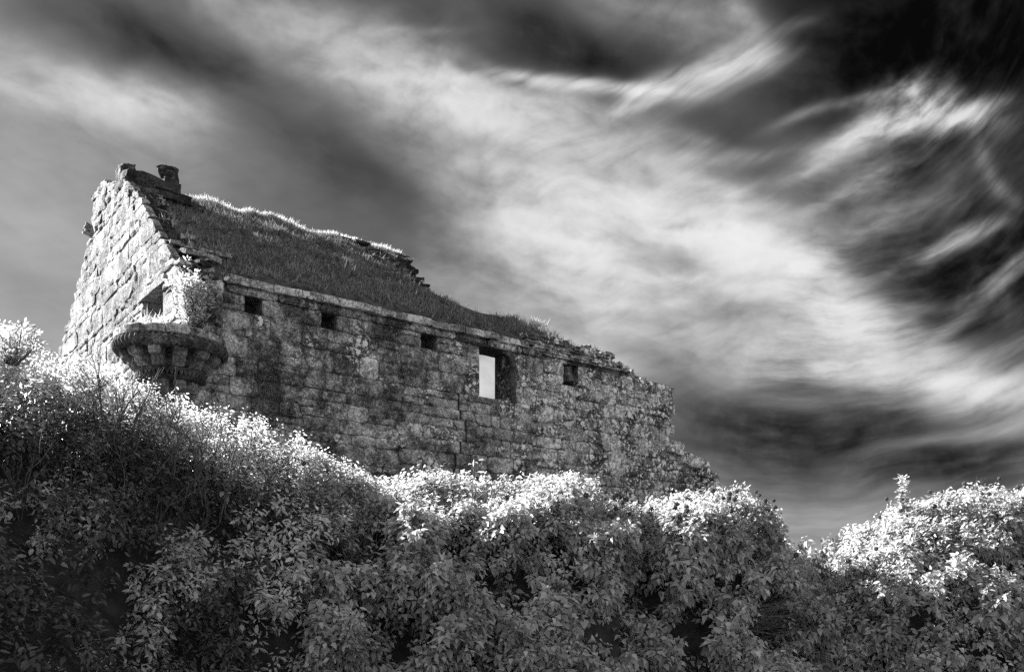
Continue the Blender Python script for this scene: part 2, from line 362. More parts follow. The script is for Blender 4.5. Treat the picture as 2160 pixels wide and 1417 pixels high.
def stone_piece(name, parent, mat, q, mapf, depth=0.16, proud=0.0, bulge=0.02, seed=0.0, nx=7, ny=5, rough=0.018, bev=0.03):
    """q: corners (s,z) bl, br, tr, tl; mapf(s, z, out) -> local point. One block with its own edges."""
    V = []; idx = {}
    def add(s, z, out): V.append(mapf(s, z, out)); return len(V) - 1
    for j in range(ny + 1):
        for i in range(nx + 1):
            u, v = i / nx, j / ny
            s = (1 - v) * ((1 - u) * q[0][0] + u * q[1][0]) + v * ((1 - u) * q[3][0] + u * q[2][0])
            z = (1 - v) * ((1 - u) * q[0][1] + u * q[1][1]) + v * ((1 - u) * q[3][1] + u * q[2][1])
            eu, ev = abs(2 * u - 1), abs(2 * v - 1)
            edge = max(eu ** 7, ev ** 5); corner = (eu * ev) ** 6
            cs = (q[0][0] + q[1][0] + q[2][0] + q[3][0]) / 4; cz = (q[0][1] + q[1][1] + q[2][1] + q[3][1]) / 4
            s += (cs - s) * corner * 0.10; z += (cz - z) * corner * 0.14
            p = (s * 1.0, z * 1.0, seed)
            s += rough * 0.9 * edge * nz(p, 6.0, 3.1); z += rough * 0.9 * edge * nz(p, 6.0, 9.7)
            out = proud + bulge * (1 - eu ** 2) * (1 - ev ** 2) - bev * edge + rough * (nz(p, 3.3, 1.0) + 0.7 * nz(p, 9.0, 5.0))
            idx[i, j] = add(s, z, out)
    Fc = [(idx[i, j], idx[i + 1, j], idx[i + 1, j + 1], idx[i, j + 1]) for j in range(ny) for i in range(nx)]
    ring = [(i, 0) for i in range(nx)] + [(nx, j) for j in range(ny)] + [(i, ny) for i in range(nx, 0, -1)] + [(0, j) for j in range(ny, 0, -1)]
    # sides run back into the wall
    back = []
    for (i, j) in ring:
        u, v = i / nx, j / ny
        s = (1 - v) * ((1 - u) * q[0][0] + u * q[1][0]) + v * ((1 - u) * q[3][0] + u * q[2][0])
        z = (1 - v) * ((1 - u) * q[0][1] + u * q[1][1]) + v * ((1 - u) * q[3][1] + u * q[2][1])
        back.append(add(s, z, proud - depth))
    for k in range(len(ring)):
        a, b = idx[ring[k]], idx[ring[(k + 1) % len(ring)]]
        Fc.append((b, a, back[k], back[(k + 1) % len(ring)]))
    c = Vector((0, 0, 0))
    for p in V: c += Vector(p)
    c /= len(V)
    return pyobj(name, [Vector(p) - c for p in V], Fc, mat, parent, c)

def block(name, parent, mat, c, size, rot=(0, 0, 0), rough=0.03, n=4, taper=0.0, seed=None, chip=0.12):
    """a rough block: box with several faces a side, chipped and uneven"""
    seed = random.random() * 50 if seed is None else seed
    bm = bmesh.new(); bmesh.ops.create_cube(bm, size=1.0)
    bmesh.ops.subdivide_edges(bm, edges=bm.edges[:], cuts=n, use_grid_fill=True)
    sx, sy, sz = size
    for v in bm.verts:
        p = v.co.copy(); e = sorted((abs(p.x), abs(p.y), abs(p.z)))
        k = 1 - chip * max(0, e[1] * 2 - 0.55) * (e[1] * 2) * (0.6 + 0.8 * nz(p, 2.5, seed))
        p *= k
        tp = 1 - taper * (p.z + 0.5)
        q = Vector((p.x * sx * tp, p.y * sy * tp, p.z * sz))
        d = Vector((nz(q, 3.0, seed), nz(q, 3.0, seed + 11), nz(q, 3.0, seed + 23))) * rough * 1.6
        d += Vector((nz(q, 9.0, seed + 2), nz(q, 9.0, seed + 13), nz(q, 9.0, seed + 29))) * rough * 0.8
        v.co = q + d
    me = bpy.data.meshes.new(name); bm.to_mesh(me); bm.free(); me.materials.append(mat)
    o = bpy.data.objects.new(name, me); o.location = c; o.rotation_euler = rot
    return link(o, parent)

TH = 0.72
def boxes_mesh(name, boxes, mat, parent):
    V, Fc = [], []
    for (x0, x1, y0, y1, z0, z1) in boxes:
        k = len(V)
        V += [(x0, y0, z0), (x1, y0, z0), (x1, y1, z0), (x0, y1, z0), (x0, y0, z1), (x1, y0, z1), (x1, y1, z1), (x0, y1, z1)]
        Fc += [(k, k + 3, k + 2, k + 1), (k + 4, k + 5, k + 6, k + 7), (k, k + 1, k + 5, k + 4), (k + 1, k + 2, k + 6, k + 5), (k + 2, k + 3, k + 7, k + 6), (k + 3, k, k + 4, k + 7)]
    return pyobj(name, V, Fc, mat, parent)

# ---- front wall
amax_px = [(1404, 800), (1415, 815), (1419, 915), (1398, 925), (1437, 948), (1440, 962), (1500, 985), (1507, 1004), (1524, 1018), (1540, 1090), (1560, 1200)]
amax_pts = sorted([(FW(x, y)[1], FW(x, y)[0]) for x, y in amax_px])
def a_max(z): return float(np.interp(z, [p[0] for p in amax_pts], [p[1] for p in amax_pts]))
holes = []
for (x0, x1, y0, y1) in ((517, 553, 626, 658), (678, 711, 655, 686), (889, 922, 697, 732), (1189, 1220, 760, 800)):
    a0 = FW(x0, 640)[0]; a1 = FW(x1, 640)[0]; holes.append((a0, a1, 7.14 if x0 < 1100 else 6.90, 7.48))
WIN = (FW(1010, 800)[0], FW(1080, 800)[0], 6.20, 7.48)
ZONES = [0.0, 2.6, 5.0, 7.0, 9.1, 11.4, 18.0]
top_rows = [5.80, 6.20, 6.66, 7.14, 7.48]
def zone_rows(zk):
    r = [3.30]
    while r[-1] < 5.62: r.append(r[-1] + random.choice((0.17, 0.24, 0.30, 0.36, 0.42)))
    r[-1] = 5.80
    if r[-1] - r[-2] < 0.12: r.pop(-2)
    return r + (top_rows[1:] if zk != 4 else [6.28, 6.90, 7.48])
# the long crack that runs down from the window
crack = sorted([(FW(x, y)[1], FW(x, y)[0]) for x, y in ((968, 835), (969, 868), (975, 880), (989, 905), (982, 930), (966, 955), (962, 968), (958, 1010), (968, 835))])
crack_z0, crack_z1 = FW(960, 1010)[1], FW(968, 835)[1]
def crack_a(z): return float(np.interp(z, [p[0] for p in crack], [p[1] for p in crack]))
def openings(z0, z1, lo, hi):
    r = [(h[0], h[1]) for h in holes if h[2] < z1 - 0.01 and h[3] > z0 + 0.01]
    if WIN[2] < z1 - 0.01 and WIN[3] > z0 + 0.01: r.append((WIN[0], WIN[1]))
    zc = (z0 + z1) / 2
    if crack_z0 < zc < crack_z1: c = crack_a(zc); r.append((c - .024, c + .024))
    return sorted((max(p, lo), min(q, hi)) for p, q in r if q > lo and p < hi)
def border(k, z):
    if k in (0, len(ZONES) - 1): return ZONES[k]
    return ZONES[k] + 0.42 * nz((k * 7.7, z, 0.0), 1.7) + 0.16 * nz((k * 3.1, z, 4.0), 5.0)
core = []; fmap = lambda s, z, out: (s, -out, z); todo = []
for zk in range(len(ZONES) - 1):
    rows = zone_rows(zk)
    for z0, z1 in zip(rows[:-1], rows[1:]):
        zc = (z0 + z1) / 2; lo, hi = border(zk, zc), border(zk + 1, zc)
        end = min(hi, a_max((z0 + z1) / 2) + random.uniform(-.10, .08))
        if end <= lo + .05: continue
        segs = []; x = lo
        for (h0, h1) in openings(z0, z1, lo, end): segs.append((x, h0)); x = h1
        segs.append((x, end))
        for (s0, s1) in segs:
            if s1 - s0 < 0.05: continue
            core.append((max(s0, .05), s1 - (0.10 if s1 == end and end < hi else 0.0), 0.026, TH, z0, z1)); todo.append((s0, s1, z0, z1, border(zk, z0) - lo if s0 == lo else 0, border(zk, z1) - lo if s0 == lo else 0, border(zk + 1, z0) - hi if s1 == hi else 0, border(zk + 1, z1) - hi if s1 == hi else 0))
core.append((0.05, 12.9, 0.034, TH, 7.48, 7.56))
front = boxes_mesh('front_wall', core, M_MORTAR, castle)
n_st = 0
for (s0, s1, z0, z1, l0_, l1_, r0_, r1_) in todo:
    h = z1 - z0; L = s1 - s0
    nst = max(1, int(round(L / random.uniform(0.44, 0.9))))
    cuts = [s0] + sorted(s0 + L * (k + random.uniform(-0.33, 0.33)) / nst for k in range(1, nst)) + [s1]
    for p, q in zip(cuts[:-1], cuts[1:]):
        g1 = random.uniform(0.002, 0.014); jz = lambda: random.uniform(-0.016, 0.016)
        split = h > 0.33 and random.random() < 0.25
        zs = [z0, z0 + h * random.uniform(.34, .66), z1] if split else [z0, z1]
        for za, zb in zip(zs[:-1], zs[1:]):
            quad = [(p + g1 + jz() * .6, za + g1 + jz() * .5), (q - g1 + jz() * .6, za + g1 + jz() * .5), (q - g1 + jz() * .6, zb - g1 + jz() * .5), (p + g1 + jz() * .6, zb - g1 + jz() * .5)]
            fa, fb = (za - z0) / h, (zb - z0) / h
            if p == s0: quad[0] = (quad[0][0] + l0_ + (l1_ - l0_) * fa, quad[0][1]); quad[3] = (quad[3][0] + l0_ + (l1_ - l0_) * fb, quad[3][1])
            if q == s1: quad[1] = (quad[1][0] + r0_ + (r1_ - r0_) * fa, quad[1][1]); quad[2] = (quad[2][0] + r0_ + (r1_ - r0_) * fb, quad[2][1])
            stone_piece('stone', front, M_WALL, quad, fmap, 0.14, random.uniform(-0.010, 0.016), random.uniform(0, 0.012), random.random() * 40, 9, 5, random.uniform(0.014, 0.034), random.uniform(0.008, 0.028)); n_st += 1
print('front stones', n_st)
# window: lintel, roll-moulded jamb, sill
wl = block('lintel', front, M_DARK, ((WIN[0] + WIN[1]) / 2, 0.33, 7.52), (WIN[1] - WIN[0] + 0.5, 0.72, 0.12), rough=0.012)
jm = []
def tube(pts, rad, sides=8, cap=True):
    V, Fc = [], []; pts = [Vector(p) for p in pts]
    up0 = Vector((0.31, 0.52, 0.79))
    for i, p in enumerate(pts):
        d = (pts[min(i + 1, len(pts) - 1)] - pts[max(i - 1, 0)]).normalized()
        x = d.cross(up0 if abs(d.dot(up0)) < 0.95 else Vector((1, 0, 0))).normalized(); y = d.cross(x)
        r = rad[i] if hasattr(rad, '__len__') else rad
        for k in range(sides):
            t = 2 * math.pi * k / sides; V.append(p + x * math.cos(t) * r + y * math.sin(t) * r)
    for i in range(len(pts) - 1):
        for k in range(sides):
            a, b = i * sides + k, i * sides + (k + 1) % sides; Fc.append((a, b, b + sides, a + sides))
    if cap: Fc.append(tuple(range(sides))[::-1]); Fc.append(tuple(range((len(pts) - 1) * sides, len(pts) * sides)))
    return V, Fc
ax = WIN[1]
tv, tf = tube([(ax + 0.02, -0.0, 6.18), (ax + 0.02, -0.0, 6.8), (ax + 0.02, -0.0, 7.25), (ax - 0.02, 0.02, 7.38), (ax - 0.16, 0.06, 7.47), (ax - 0.35, 0.1, 7.5)], [.085, .085, .085, .085, .08, .06], 12)
pyobj('window_jamb', tv, tf, M_DARK, front, smooth=True)
tv, tf = tube([(ax + 0.2, 0.02, 6.22), (ax + 0.2, 0.02, 7.30), (ax + 0.12, 0.03, 7.42)], [.06, .06, .05], 10)
pyobj('window_jamb', tv, tf, M_WALL, front, smooth=True)
block('window_jamb', front, M_DARK, (ax + 0.05, 0.38, 6.84), (0.09, 0.62, 1.26), rough=0.008)
block('window_jamb', front, M_WALL, (WIN[0] - 0.02, 0.30, 6.84), (0.09, 0.6, 1.26), rough=0.01)
block('window_sill', front, M_WALL, ((WIN[0] + WIN[1]) / 2, 0.3, 6.17), (WIN[1] - WIN[0] + 0.1, 0.66, 0.1), rough=0.012)
# beam sockets are closed at the back; a loose stone leans in the one by the broken end
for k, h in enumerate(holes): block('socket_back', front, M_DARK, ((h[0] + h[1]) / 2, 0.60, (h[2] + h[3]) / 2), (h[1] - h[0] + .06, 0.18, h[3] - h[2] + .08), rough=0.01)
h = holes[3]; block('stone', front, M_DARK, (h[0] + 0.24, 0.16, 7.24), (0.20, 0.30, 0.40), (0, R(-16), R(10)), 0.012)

# ---- eaves course: bed stones and projecting slabs
eaves = empty('eaves_course', (0, 0, 0)); eaves.parent = castle
x = 0.95
while x < 9.2:
    L = random.uniform(0.75, 1.45); x1 = min(x + L, 9.3)
    quad = [(x + .01, 7.49), (x1 - .01, 7.49), (x1 - .01, 7.655 + random.uniform(-.02, .02)), (x + .01, 7.655 + random.uniform(-.02, .02))]
    stone_piece('bed_stone', eaves, M_WALL, quad, fmap, 0.4, random.uniform(0.03, 0.07), 0.01, random.random() * 40, 8, 3, 0.016, 0.03)
    x = x1
x = 0.85
while x < 8.8:
    L = random.uniform(0.8, 1.5); x1 = min(x + L, 9.0); zt = random.uniform(-0.02, 0.02)
    block('eaves_slab', eaves, M_SLAB, ((x + x1) / 2, 0.14 + random.uniform(-.03, .02), 7.735 + zt), (x1 - x - 0.015, 0.54, 0.16), (random.uniform(-.03, .03), random.uniform(-.025, .025), random.uniform(-.03, .03)), 0.016, 5, 0, None, 0.08)
    x = x1
# broken wall head: thin flat stones stepping down
head = empty('wall_head', (0, 0, 0)); head.parent = castle
headline = [FW(x, y, 0.1) for x, y in ((1100, 700), (1190, 722), (1250, 742), (1290, 752), (1322, 785), (1352, 796), (1380, 806), (1416, 814))]
def z_head(a): return float(np.interp(a, [p[0] for p in headline], [p[1] for p in headline]))
z = 7.57; k = 0
while z < 8.3:
    t = random.uniform(0.055, 0.10); a = 8.7 + random.uniform(0, .3)
    while a < 14.0:
        L = random.uniform(0.3, 0.75)
        if z + t < z_head(a + L) + 0.03 and a + L < a_max(7.3) + .05:
            block('flat_stone', head, random.choice((M_WALL, M_WALL, M_SLAB)), (a + L / 2, 0.27 + random.uniform(-.05, .03), z + t / 2), (L - 0.012, 0.62, t - .008), (0, random.uniform(-.04, .04), random.uniform(-.08, .08)), 0.014, 3); k += 1
        a += L
    z += t
print('flat stones', k)
for k in range(16):
    a = random.uniform(9.6, 13.5); hh = random.uniform(.08, .2)
    block('loose_stone', head, random.choice((M_WALL, M_SLAB)), (a, 0.3 + random.uniform(-.15, .2), z_head(a) + hh * .3), (random.uniform(.16, .36), random.uniform(.2, .4), hh), (random.uniform(-.2, .2), random.uniform(-.15, .25), random.uniform(-1, 1)), 0.035, 4)
# dressed quoins at the broken end, and the toppled footing stones below
zq = FW(1400, 930)[1]
am = a_max(6.8)
zz = 5.98
while zz < 7.2:
    hh = random.uniform(.24, .34)
    block('corner_stone', front, M_WALL, (am - 0.14 + random.uniform(-.10, .09), 0.30, zz + hh / 2), (0.34 + random.uniform(-.08, .12), 0.70, hh - .012), (random.uniform(-.05, .05), random.uniform(-.05, .05), random.uniform(-.12, .12)), 0.03, 5); zz += hh
for (x, y, L, hh, rot) in ((1418, 945, .7, .34, .05), (1460, 975, 1.3, .36, .16), (1488, 1000, .9, .3, .2), (1500, 1030, 1.1, .4, .12)):
    a, zc = FW(x, y); block('fallen_stone', front, M_WALL, (a, 0.05, zc), (L, 0.5, hh), (0, rot, random.uniform(-.1, .1)), 0.03, 5)

# ---- gable wall
gpts_r = sorted([(GW(x, y)[1], GW(x, y)[0]) for x, y in ((376, 600), (376, 556), (357, 530), (340, 500), (322, 466), (300, 425), (290, 410), (272, 385), (262, 374), (240, 384), (222, 390))])
gpts_l = sorted([(GW(x, y)[1], GW(x, y)[0]) for x, y in ((196, 398), (194, 425), (190, 480), (182, 520), (166, 585), (150, 650), (136, 700), (124, 742), (100, 830), (92, 980))])
def b_r(z): return max(0.0, float(np.interp(z, [p[0] for p in gpts_r], [p[1] for p in gpts_r])))
def b_l(z): return float(np.interp(z, [p[0] for p in gpts_l], [p[1] for p in gpts_l]))
D0, D1 = GW(342, 620)[0], GW(304, 650)[0]
DOOR = (D0, D1, 6.45, GW(342, 602)[1])
gmap = lambda s, z, out: (-out, s, z)
grows = [3.4]
door_lv = [6.45, 6.98, 7.52]
while grows[-1] < 11.5:
    z = grows[-1] + random.choice((0.16, 0.22, 0.27, 0.34, 0.42))
    for dl in door_lv + [DOOR[3], DOOR[3] + .22]:
        if grows[-1] < dl - 0.05 and z > dl - 0.10: z = dl
    grows.append(z)
gcore = []
for z0, z1 in zip(grows[:-1], grows[1:]):
    zc = (z0 + z1) / 2; r0, l0 = b_r(z1) + 0.10, b_l(zc) - 0.12
    if l0 - r0 < 0.3: continue
    if z0 < DOOR[3] - .01 and z1 > DOOR[2] + .01: gcore += [(0.018, TH, r0, DOOR[0], z0, z1), (0.018, TH, DOOR[1], l0, z0, z1)]
    else: gcore.append((0.018, TH, r0, l0, z0, z1))
gable = boxes_mesh('gable_wall', gcore, M_GMORTAR, castle)
n_st = 0
for z0, z1 in zip(grows[:-1], grows[1:]):
    zc = (z0 + z1) / 2; h = z1 - z0; r0, l0 = b_r(z0), b_l(zc)
    if l0 - b_r(z1) < 0.3: continue
    segs = [(r0, l0)]
    if z0 < DOOR[3] - .01 and z1 > DOOR[2] + .01: segs = [(r0, DOOR[0]), (DOOR[1], l0)]
    for (s0, s1) in segs:
        L = s1 - s0
        if L < .1: continue
        nst = max(1, int(round(L / (random.uniform(0.55, 1.0) + h))))
        cuts = [s0] + sorted(s0 + L * (k + random.uniform(-0.42, 0.42)) / nst for k in range(1, nst)) + [s1]
        for p, q in zip(cuts[:-1], cuts[1:]):
            g1 = random.uniform(0.002, 0.014); jz = lambda: random.uniform(-0.05, 0.05)
            quad = [(p + g1 + jz(), z0 + g1 + jz() * .7), (q - g1 + jz(), z0 + g1 + jz() * .7), (q - g1 + jz(), z1 - g1 + jz() * .7), (p + g1 + jz(), z1 - g1 + jz() * .7)]
            if p == r0: quad[0] = (b_r(z0) + .005, quad[0][1]); quad[3] = (max(quad[3][0], b_r(z1 - .02) + .005 + random.uniform(-.06, .03)), quad[3][1]); quad[2] = (max(quad[2][0], quad[3][0] + .12), quad[2][1])
            if quad[3][0] < b_r(z1): quad[3] = (b_r(z1), quad[3][1]); quad[2] = (max(quad[2][0], quad[3][0] + .12), quad[2][1])
            stone_piece('stone', gable, M_GABLE, quad, gmap, 0.16, random.uniform(-0.012, 0.022), random.uniform(0.0, 0.012), random.random() * 40, 8, 4, random.uniform(0.025, 0.05), random.uniform(0.004, 0.022)); n_st += 1
print('gable stones', n_st)
# door: lintel over the opening
block('door_lintel', gable, M_GABLE, (0.05, (DOOR[0] + DOOR[1]) / 2, DOOR[3] + .09), (0.22, DOOR[1] - DOOR[0] + .6, 0.17), rough=0.012)
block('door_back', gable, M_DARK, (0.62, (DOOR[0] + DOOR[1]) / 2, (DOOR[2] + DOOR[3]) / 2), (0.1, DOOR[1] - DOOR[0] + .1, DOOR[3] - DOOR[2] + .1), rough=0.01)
# skew stones on the rake and the projecting corbel stone on the far edge
zz = 7.75
while zz < 10.9:
    hh = random.uniform(.11, .22); bb = b_r(zz + hh / 2) + random.uniform(-.02, .10)
    block('skew_stone', gable, M_RIDGE if random.random() < .6 else M_DARK, (0.32, bb + 0.34, zz + hh / 2), (0.44 + random.uniform(-.15, .12), 0.62, hh + .03), (random.uniform(.0, .25), random.uniform(-.12, .12), random.uniform(-.25, .25)), 0.045, 4)
    zz += hh
bq, zq = GW(188, 490)
block('corbel_stone', gable, M_GABLE, (0.0, bq - .12, zq), (0.30, 0.30, 0.22), (0, R(12), 0), 0.05, 4)
bq, zq = GW(214, 420)
block('gable_capstone', gable, M_GABLE, (0.16, bq + .02, zq + .02), (0.34, 0.95, 0.62), (0.10, 0, 0), 0.04, 6)
# chimney stump
chim = empty('chimney_stump', (0, 0, 0)); chim.parent = castle
b0 = b_r(10.85)
block('chimney_stone', chim, M_RIDGE, (0.78, b0 + 0.50, 10.80), (1.62, 0.8, 0.22), (0, 0.03, 0.02), 0.03, 6)
block('chimney_stone', chim, M_RIDGE, (0.66, b0 + 0.36, 11.00), (1.26, 0.6, 0.24), (0.02, 0.04, 0.03), 0.035, 6)
block('chimney_stone', chim, M_RIDGE, (1.06, b0 + 0.36, 11.30), (0.40, 0.40, 0.44), (0.0, -0.05, 0.25), 0.06, 6, 0.08, None, 0.2)
bq, zq = GW(247, 376)
block('chimney_stone', chim, M_RIDGE, (0.22, bq + .10, zq + .14), (0.36, 0.36, 0.62), (0.05, 0.10, 0.1), 0.06, 6, 0.15, None, 0.2)
block('chimney_stone', chim, M_RIDGE, (0.62, b0 + 1.3, 10.80), (0.9, 0.9, 0.5), (0, 0, 0), 0.05, 5)
block('chimney_stone', chim, M_RIDGE, (1.72, b0 + 0.70, 10.82), (0.5, 0.7, 0.14), (0, .12, 0.1), 0.03, 4)

# ---- back wall, low and broken
bw = boxes_mesh('back_wall', [(0.72, 7.8, 10.0, 10.7, 3.3, 7.6), (7.8, 11.5, 10.0, 10.7, 3.3, 6.2)], M_MORTAR, castle)

# ---- roof slope
RB, RZ0, RZ1 = 5.36, 7.86, 11.58
def roof_z(b): return RZ0 + (RZ1 - RZ0) * b / RB if b <= RB else RZ1 - (RZ1 - RZ0) * (b - RB) / RB
def roof_hit(x, y):
    d = ray(x, y); k = (RZ1 - RZ0) / RB
    # z = RZ0 + k*b ; z = EYE + d.z*Z ; b = d.EB*Z - C.EB
    Z = (RZ0 - k * CORNER.dot(EB) - EYE) / (d.z - k * d.dot(EB)); p = d * Z
    return (p - CORNER).dot(EA), (p - CORNER).dot(EB)
edge_px = [(1262, 742), (1200, 722), (1130, 694), (1050, 668), (985, 648), (930, 633), (885, 606), (866, 590), (852, 562), (845, 540), (838, 530)]
edge = sorted([(roof_hit(x, y)[1], roof_hit(x, y)[0]) for x, y in edge_px])
def a_end(b):
    if b > RB: return 8.3 + 0.5 * math.sin(b * 2.1)
    return float(np.interp(b, [p[0] for p in edge], [p[1] for p in edge]))
print('roof edge', [(round(p[0], 2), round(p[1], 2)) for p in edge])
NB, NA = 60, 70
bs = np.concatenate([np.linspace(0.16, RB, 40), np.linspace(RB, 10.2, 21)[1:]])
RV, RF = [], []
def roof_pt(a, b):
    z = roof_z(max(b, 0.0)); 
    z += 0.16 * nz((a, b, 0), 0.9, 2.0) + 0.09 * nz((a, b, 0), 2.6, 5.0) + 0.04 * nz((a, b, 0), 7.0, 8.0)
    rnd = max(0.0, 1 - abs(b - RB) / 0.8); z -= 0.12 * rnd ** 2
    if b < 0.25: z -= (0.25 - b) * 0.35
    return (a, b, z)
for lay in (0, 1):
    for b in bs:
        for i in range(NA):
            f = i / (NA - 1); a = 0.46 + f * (a_end(b) - 0.46)
            p = roof_pt(a, b)
            if lay: p = (p[0], p[1], p[2] - 0.48 - 0.12 * nz(p, 1.5, 3)); p = (p[0], p[1], max(p[2], 7.60) if b < 1.2 else p[2])
            RV.append(p)
nb = len(bs); off = nb * NA
for j in range(nb - 1):
    for i in range(NA - 1):
        q = (j * NA + i, j * NA + i + 1, (j + 1) * NA + i + 1, (j + 1) * NA + i)
        RF.append(q); RF.append(tuple(off + v for v in q[::-1]))
    for i in (0, NA - 1):
        a, b = j * NA + i, (j + 1) * NA + i
        RF.append((a, b, b + off, a + off) if i else (b, a, a + off, b + off))
for i in range(NA - 1):
    for j in (0, nb - 1):
        a, b = j * NA + i, j * NA + i + 1; RF.append((b, a, a + off, b + off) if j == 0 else (a, b, b + off, a + off))
roof = pyobj('roof_slope', RV, RF, M_TURF, castle, smooth=True)
# exposed slabs: ragged broken end and the strip under the ridge
def on_roof(x, y, up=0.0):
    a, b = roof_hit(x, y); p = roof_pt(a, min(max(b, 0), RB)); return Vector((p[0], p[1], p[2] + up))
k = 0
for (x, y, n, sp) in [(838, 540, 6, 10), (846, 556, 6, 10), (856, 575, 6, 10), (820, 552, 5, 14), (800, 545, 4, 14), (780, 535, 4, 14), (755, 518, 4, 14), (730, 510, 3, 12), (705, 500, 3, 10), (868, 596, 5, 10), (830, 575, 4, 12), (880, 606, 4, 8)]:
    for _ in range(n):
        p = on_roof(x + random.uniform(-sp, sp), y + random.uniform(-8, 8), 0.0)
        block('roof_slab', roof, M_RIDGE if random.random() < .7 else M_WALL, p, (random.uniform(.3, .6), random.uniform(.25, .5), random.uniform(.05, .10)), (R(12) + random.uniform(-.1, .1), random.uniform(-.12, .12), random.uniform(-.5, .5)), 0.02, 3); k += 1
slope_ang = math.atan2(RZ1 - RZ0, RB)
for (x, y, n) in [(420, 540, 4), (445, 545, 4), (410, 565, 4), (450, 590, 5), (380, 520, 4)]:
    for _ in range(n):
        p = on_roof(x + random.uniform(-16, 16), y + random.uniform(-8, 8), 0.04)
        block('roof_slab', roof, random.choice((M_RIDGE, M_WALL)), p, (random.uniform(.25, .45), random.uniform(.25, .4), random.uniform(.06, .12)), (random.uniform(0, .3), random.uniform(-.15, .15), random.uniform(-.5, .5)), 0.025, 3)

# ---- corner turret corbelling
TC = Vector((-0.10, 0.10, 0)); TR = 1.10
tur = empty('corner_turret', (TC.x, TC.y, 0)); tur.parent = castle; tur.scale = (0.91, 0.91, 1)
def lathe(prof, n=64, rough=0.0):
    V, Fc = [], []
    for j, (r, z) in enumerate(prof):
        for i in range(n):
            t = 2 * math.pi * i / n; p = (r * math.cos(t), r * math.sin(t), z); d = 1 + rough * nz(p, 5.0, 3.0)
            V.append((p[0] * d, p[1] * d, z))
    for j in range(len(prof) - 1):
        for i in range(n): a, b = j * n + i, j * n + (i + 1) % n; Fc.append((a, b, b + n, a + n))
    return V, Fc
v, f = lathe([(0.01, 4.5), (.30, 4.75), (.36, 5.1), (.40, 5.46), (.56, 5.5), (.56, 5.66), (.58, 5.7), (.66, 6.02), (.98, 6.06), (.98, 6.28), (.01, 6.30)], 64, 0.05)
pyobj('corbel_core', v, f, M_DARK, tur, smooth=False)
OUT = [R(d) for d in range(-215, 46, 1)]   # exposed directions
def arc_block(name, r0, r1, t0, t1, z0, z1, mat, rough=0.012, n=8, seed=0.0, zt=None):
    V, Fc = [], []
    prof = [(r0, z0), ((r0 + r1) / 2, z0), (r1 - .02, z0 + .004), (r1, z0 + .025), (r1, (z0 + z1) / 2), (r1, z1 - .03), (r1 - .03, z1), ((r0 + r1) / 2, z1), (r0, z1)]
    m = len(prof)
    for i in range(n + 1):
        t = t0 + (t1 - t0) * i / n; e = 0.012 if i in (0, n) else 0.0
        for (r, z) in prof:
            zz = z if zt is None else (z0 + (z - z0) * (1 + zt * i / n))
            p = ((r - e) * math.cos(t), (r - e) * math.sin(t), zz)
            q = (p[0] * (1 + rough * nz(p, 6, seed)), p[1] * (1 + rough * nz(p, 6, seed)), zz + rough * nz(p, 5, seed + 4))
            V.append(q)
    for i in range(n):
        for k in range(m): a, b = i * m + k, i * m + (k + 1) % m; Fc.append((a, a + m, b + m, b))
    Fc.append(tuple(range(m))); Fc.append(tuple(range(n * m, n * m + m))[::-1])
    return pyobj(name, V, Fc, mat, tur)
t = R(-205)
while t < R(20):
    dt = R(random.uniform(22, 38)); arc_block('rim_stone', 0.72, TR + 0.03, t + .008, min(t + dt, R(22)) - .008, 6.22, 6.40 + random.uniform(-.015, .02), M_WALL, 0.015, 8, random.random() * 30); t += dt
# rope moulding
V, Fc = [], []; NT_, NS = 300, 10
for i in range(NT_):
    th = 2 * math.pi * i / NT_
    for k in range(NS):
        ph = 2 * math.pi * k / NS; r = 0.115 + 0.020 * math.cos(58 * th + ph * 1.0) 
        V.append(((1.045 + r * math.cos(ph)) * math.cos(th), (1.045 + r * math.cos(ph)) * math.sin(th), 6.12 + r * math.sin(ph)))
for i in range(NT_):
    for k in range(NS):
        a, b = i * NS + k, i * NS + (k + 1) % NS; c, d = ((i + 1) % NT_) * NS + k, ((i + 1) % NT_) * NS + (k + 1) % NS; Fc.append((a, c, d, b))
pyobj('rope_moulding', V, Fc, M_DARK, tur, smooth=True)
def corbel(name, th, r_in, r_out, z0, z1, wd, mat):
    # two-stage rounded corbel block pointing outward
    steps = [(0.0, z0), (0.35, z0 + .02), (0.58, z0 + .10), (0.62, (z0 + z1) / 2), (0.88, (z0 + z1) / 2 + .02), (1.0, (z0 + z1) / 2 + .10), (1.0, z1)]
    prof = [(r_in + (r_out - r_in) * f, z) for f, z in steps] + [(r_in - .1, z1), (r_in - .1, z0)]
    V = []; m = len(prof); e = 0.012
    for yy, ins in ((-wd / 2, e), (-wd / 2 + e, 0), (wd / 2 - e, 0), (wd / 2, e)):
        for (r, z) in prof:
            p = Vector((r - ins, yy, z)); p += Vector((nz(p, 7, th), nz(p, 7, th + 5), nz(p, 7, th + 9))) * 0.012; V.append(p)
    Fc = [(i * m + k, i * m + (k + 1) % m, (i + 1) * m + (k + 1) % m, (i + 1) * m + k) for i in range(3) for k in range(m)]
    Fc += [tuple(range(m))[::-1], tuple(range(3 * m, 4 * m))]
    o = pyobj(name, V, Fc, mat, tur); o.rotation_euler = (0, 0, th); return o
for k in range(9): corbel('corbel', R(-216 + 30 * k), .60, 1.02, 5.68, 6.04, 0.25, M_CORBEL)
for k in range(8):
    th = R(-201 + 30 * k); block('infill_stone', tur, M_DARK, (0.62 * math.cos(th), 0.62 * math.sin(th), 5.79), (0.16, 0.15, 0.15), (0, 0, th), 0.02, 3)
for k in range(6): corbel('corbel', R(-200 + 38 * k), .36, .56, 5.02, 5.48, 0.21, M_CORBEL)
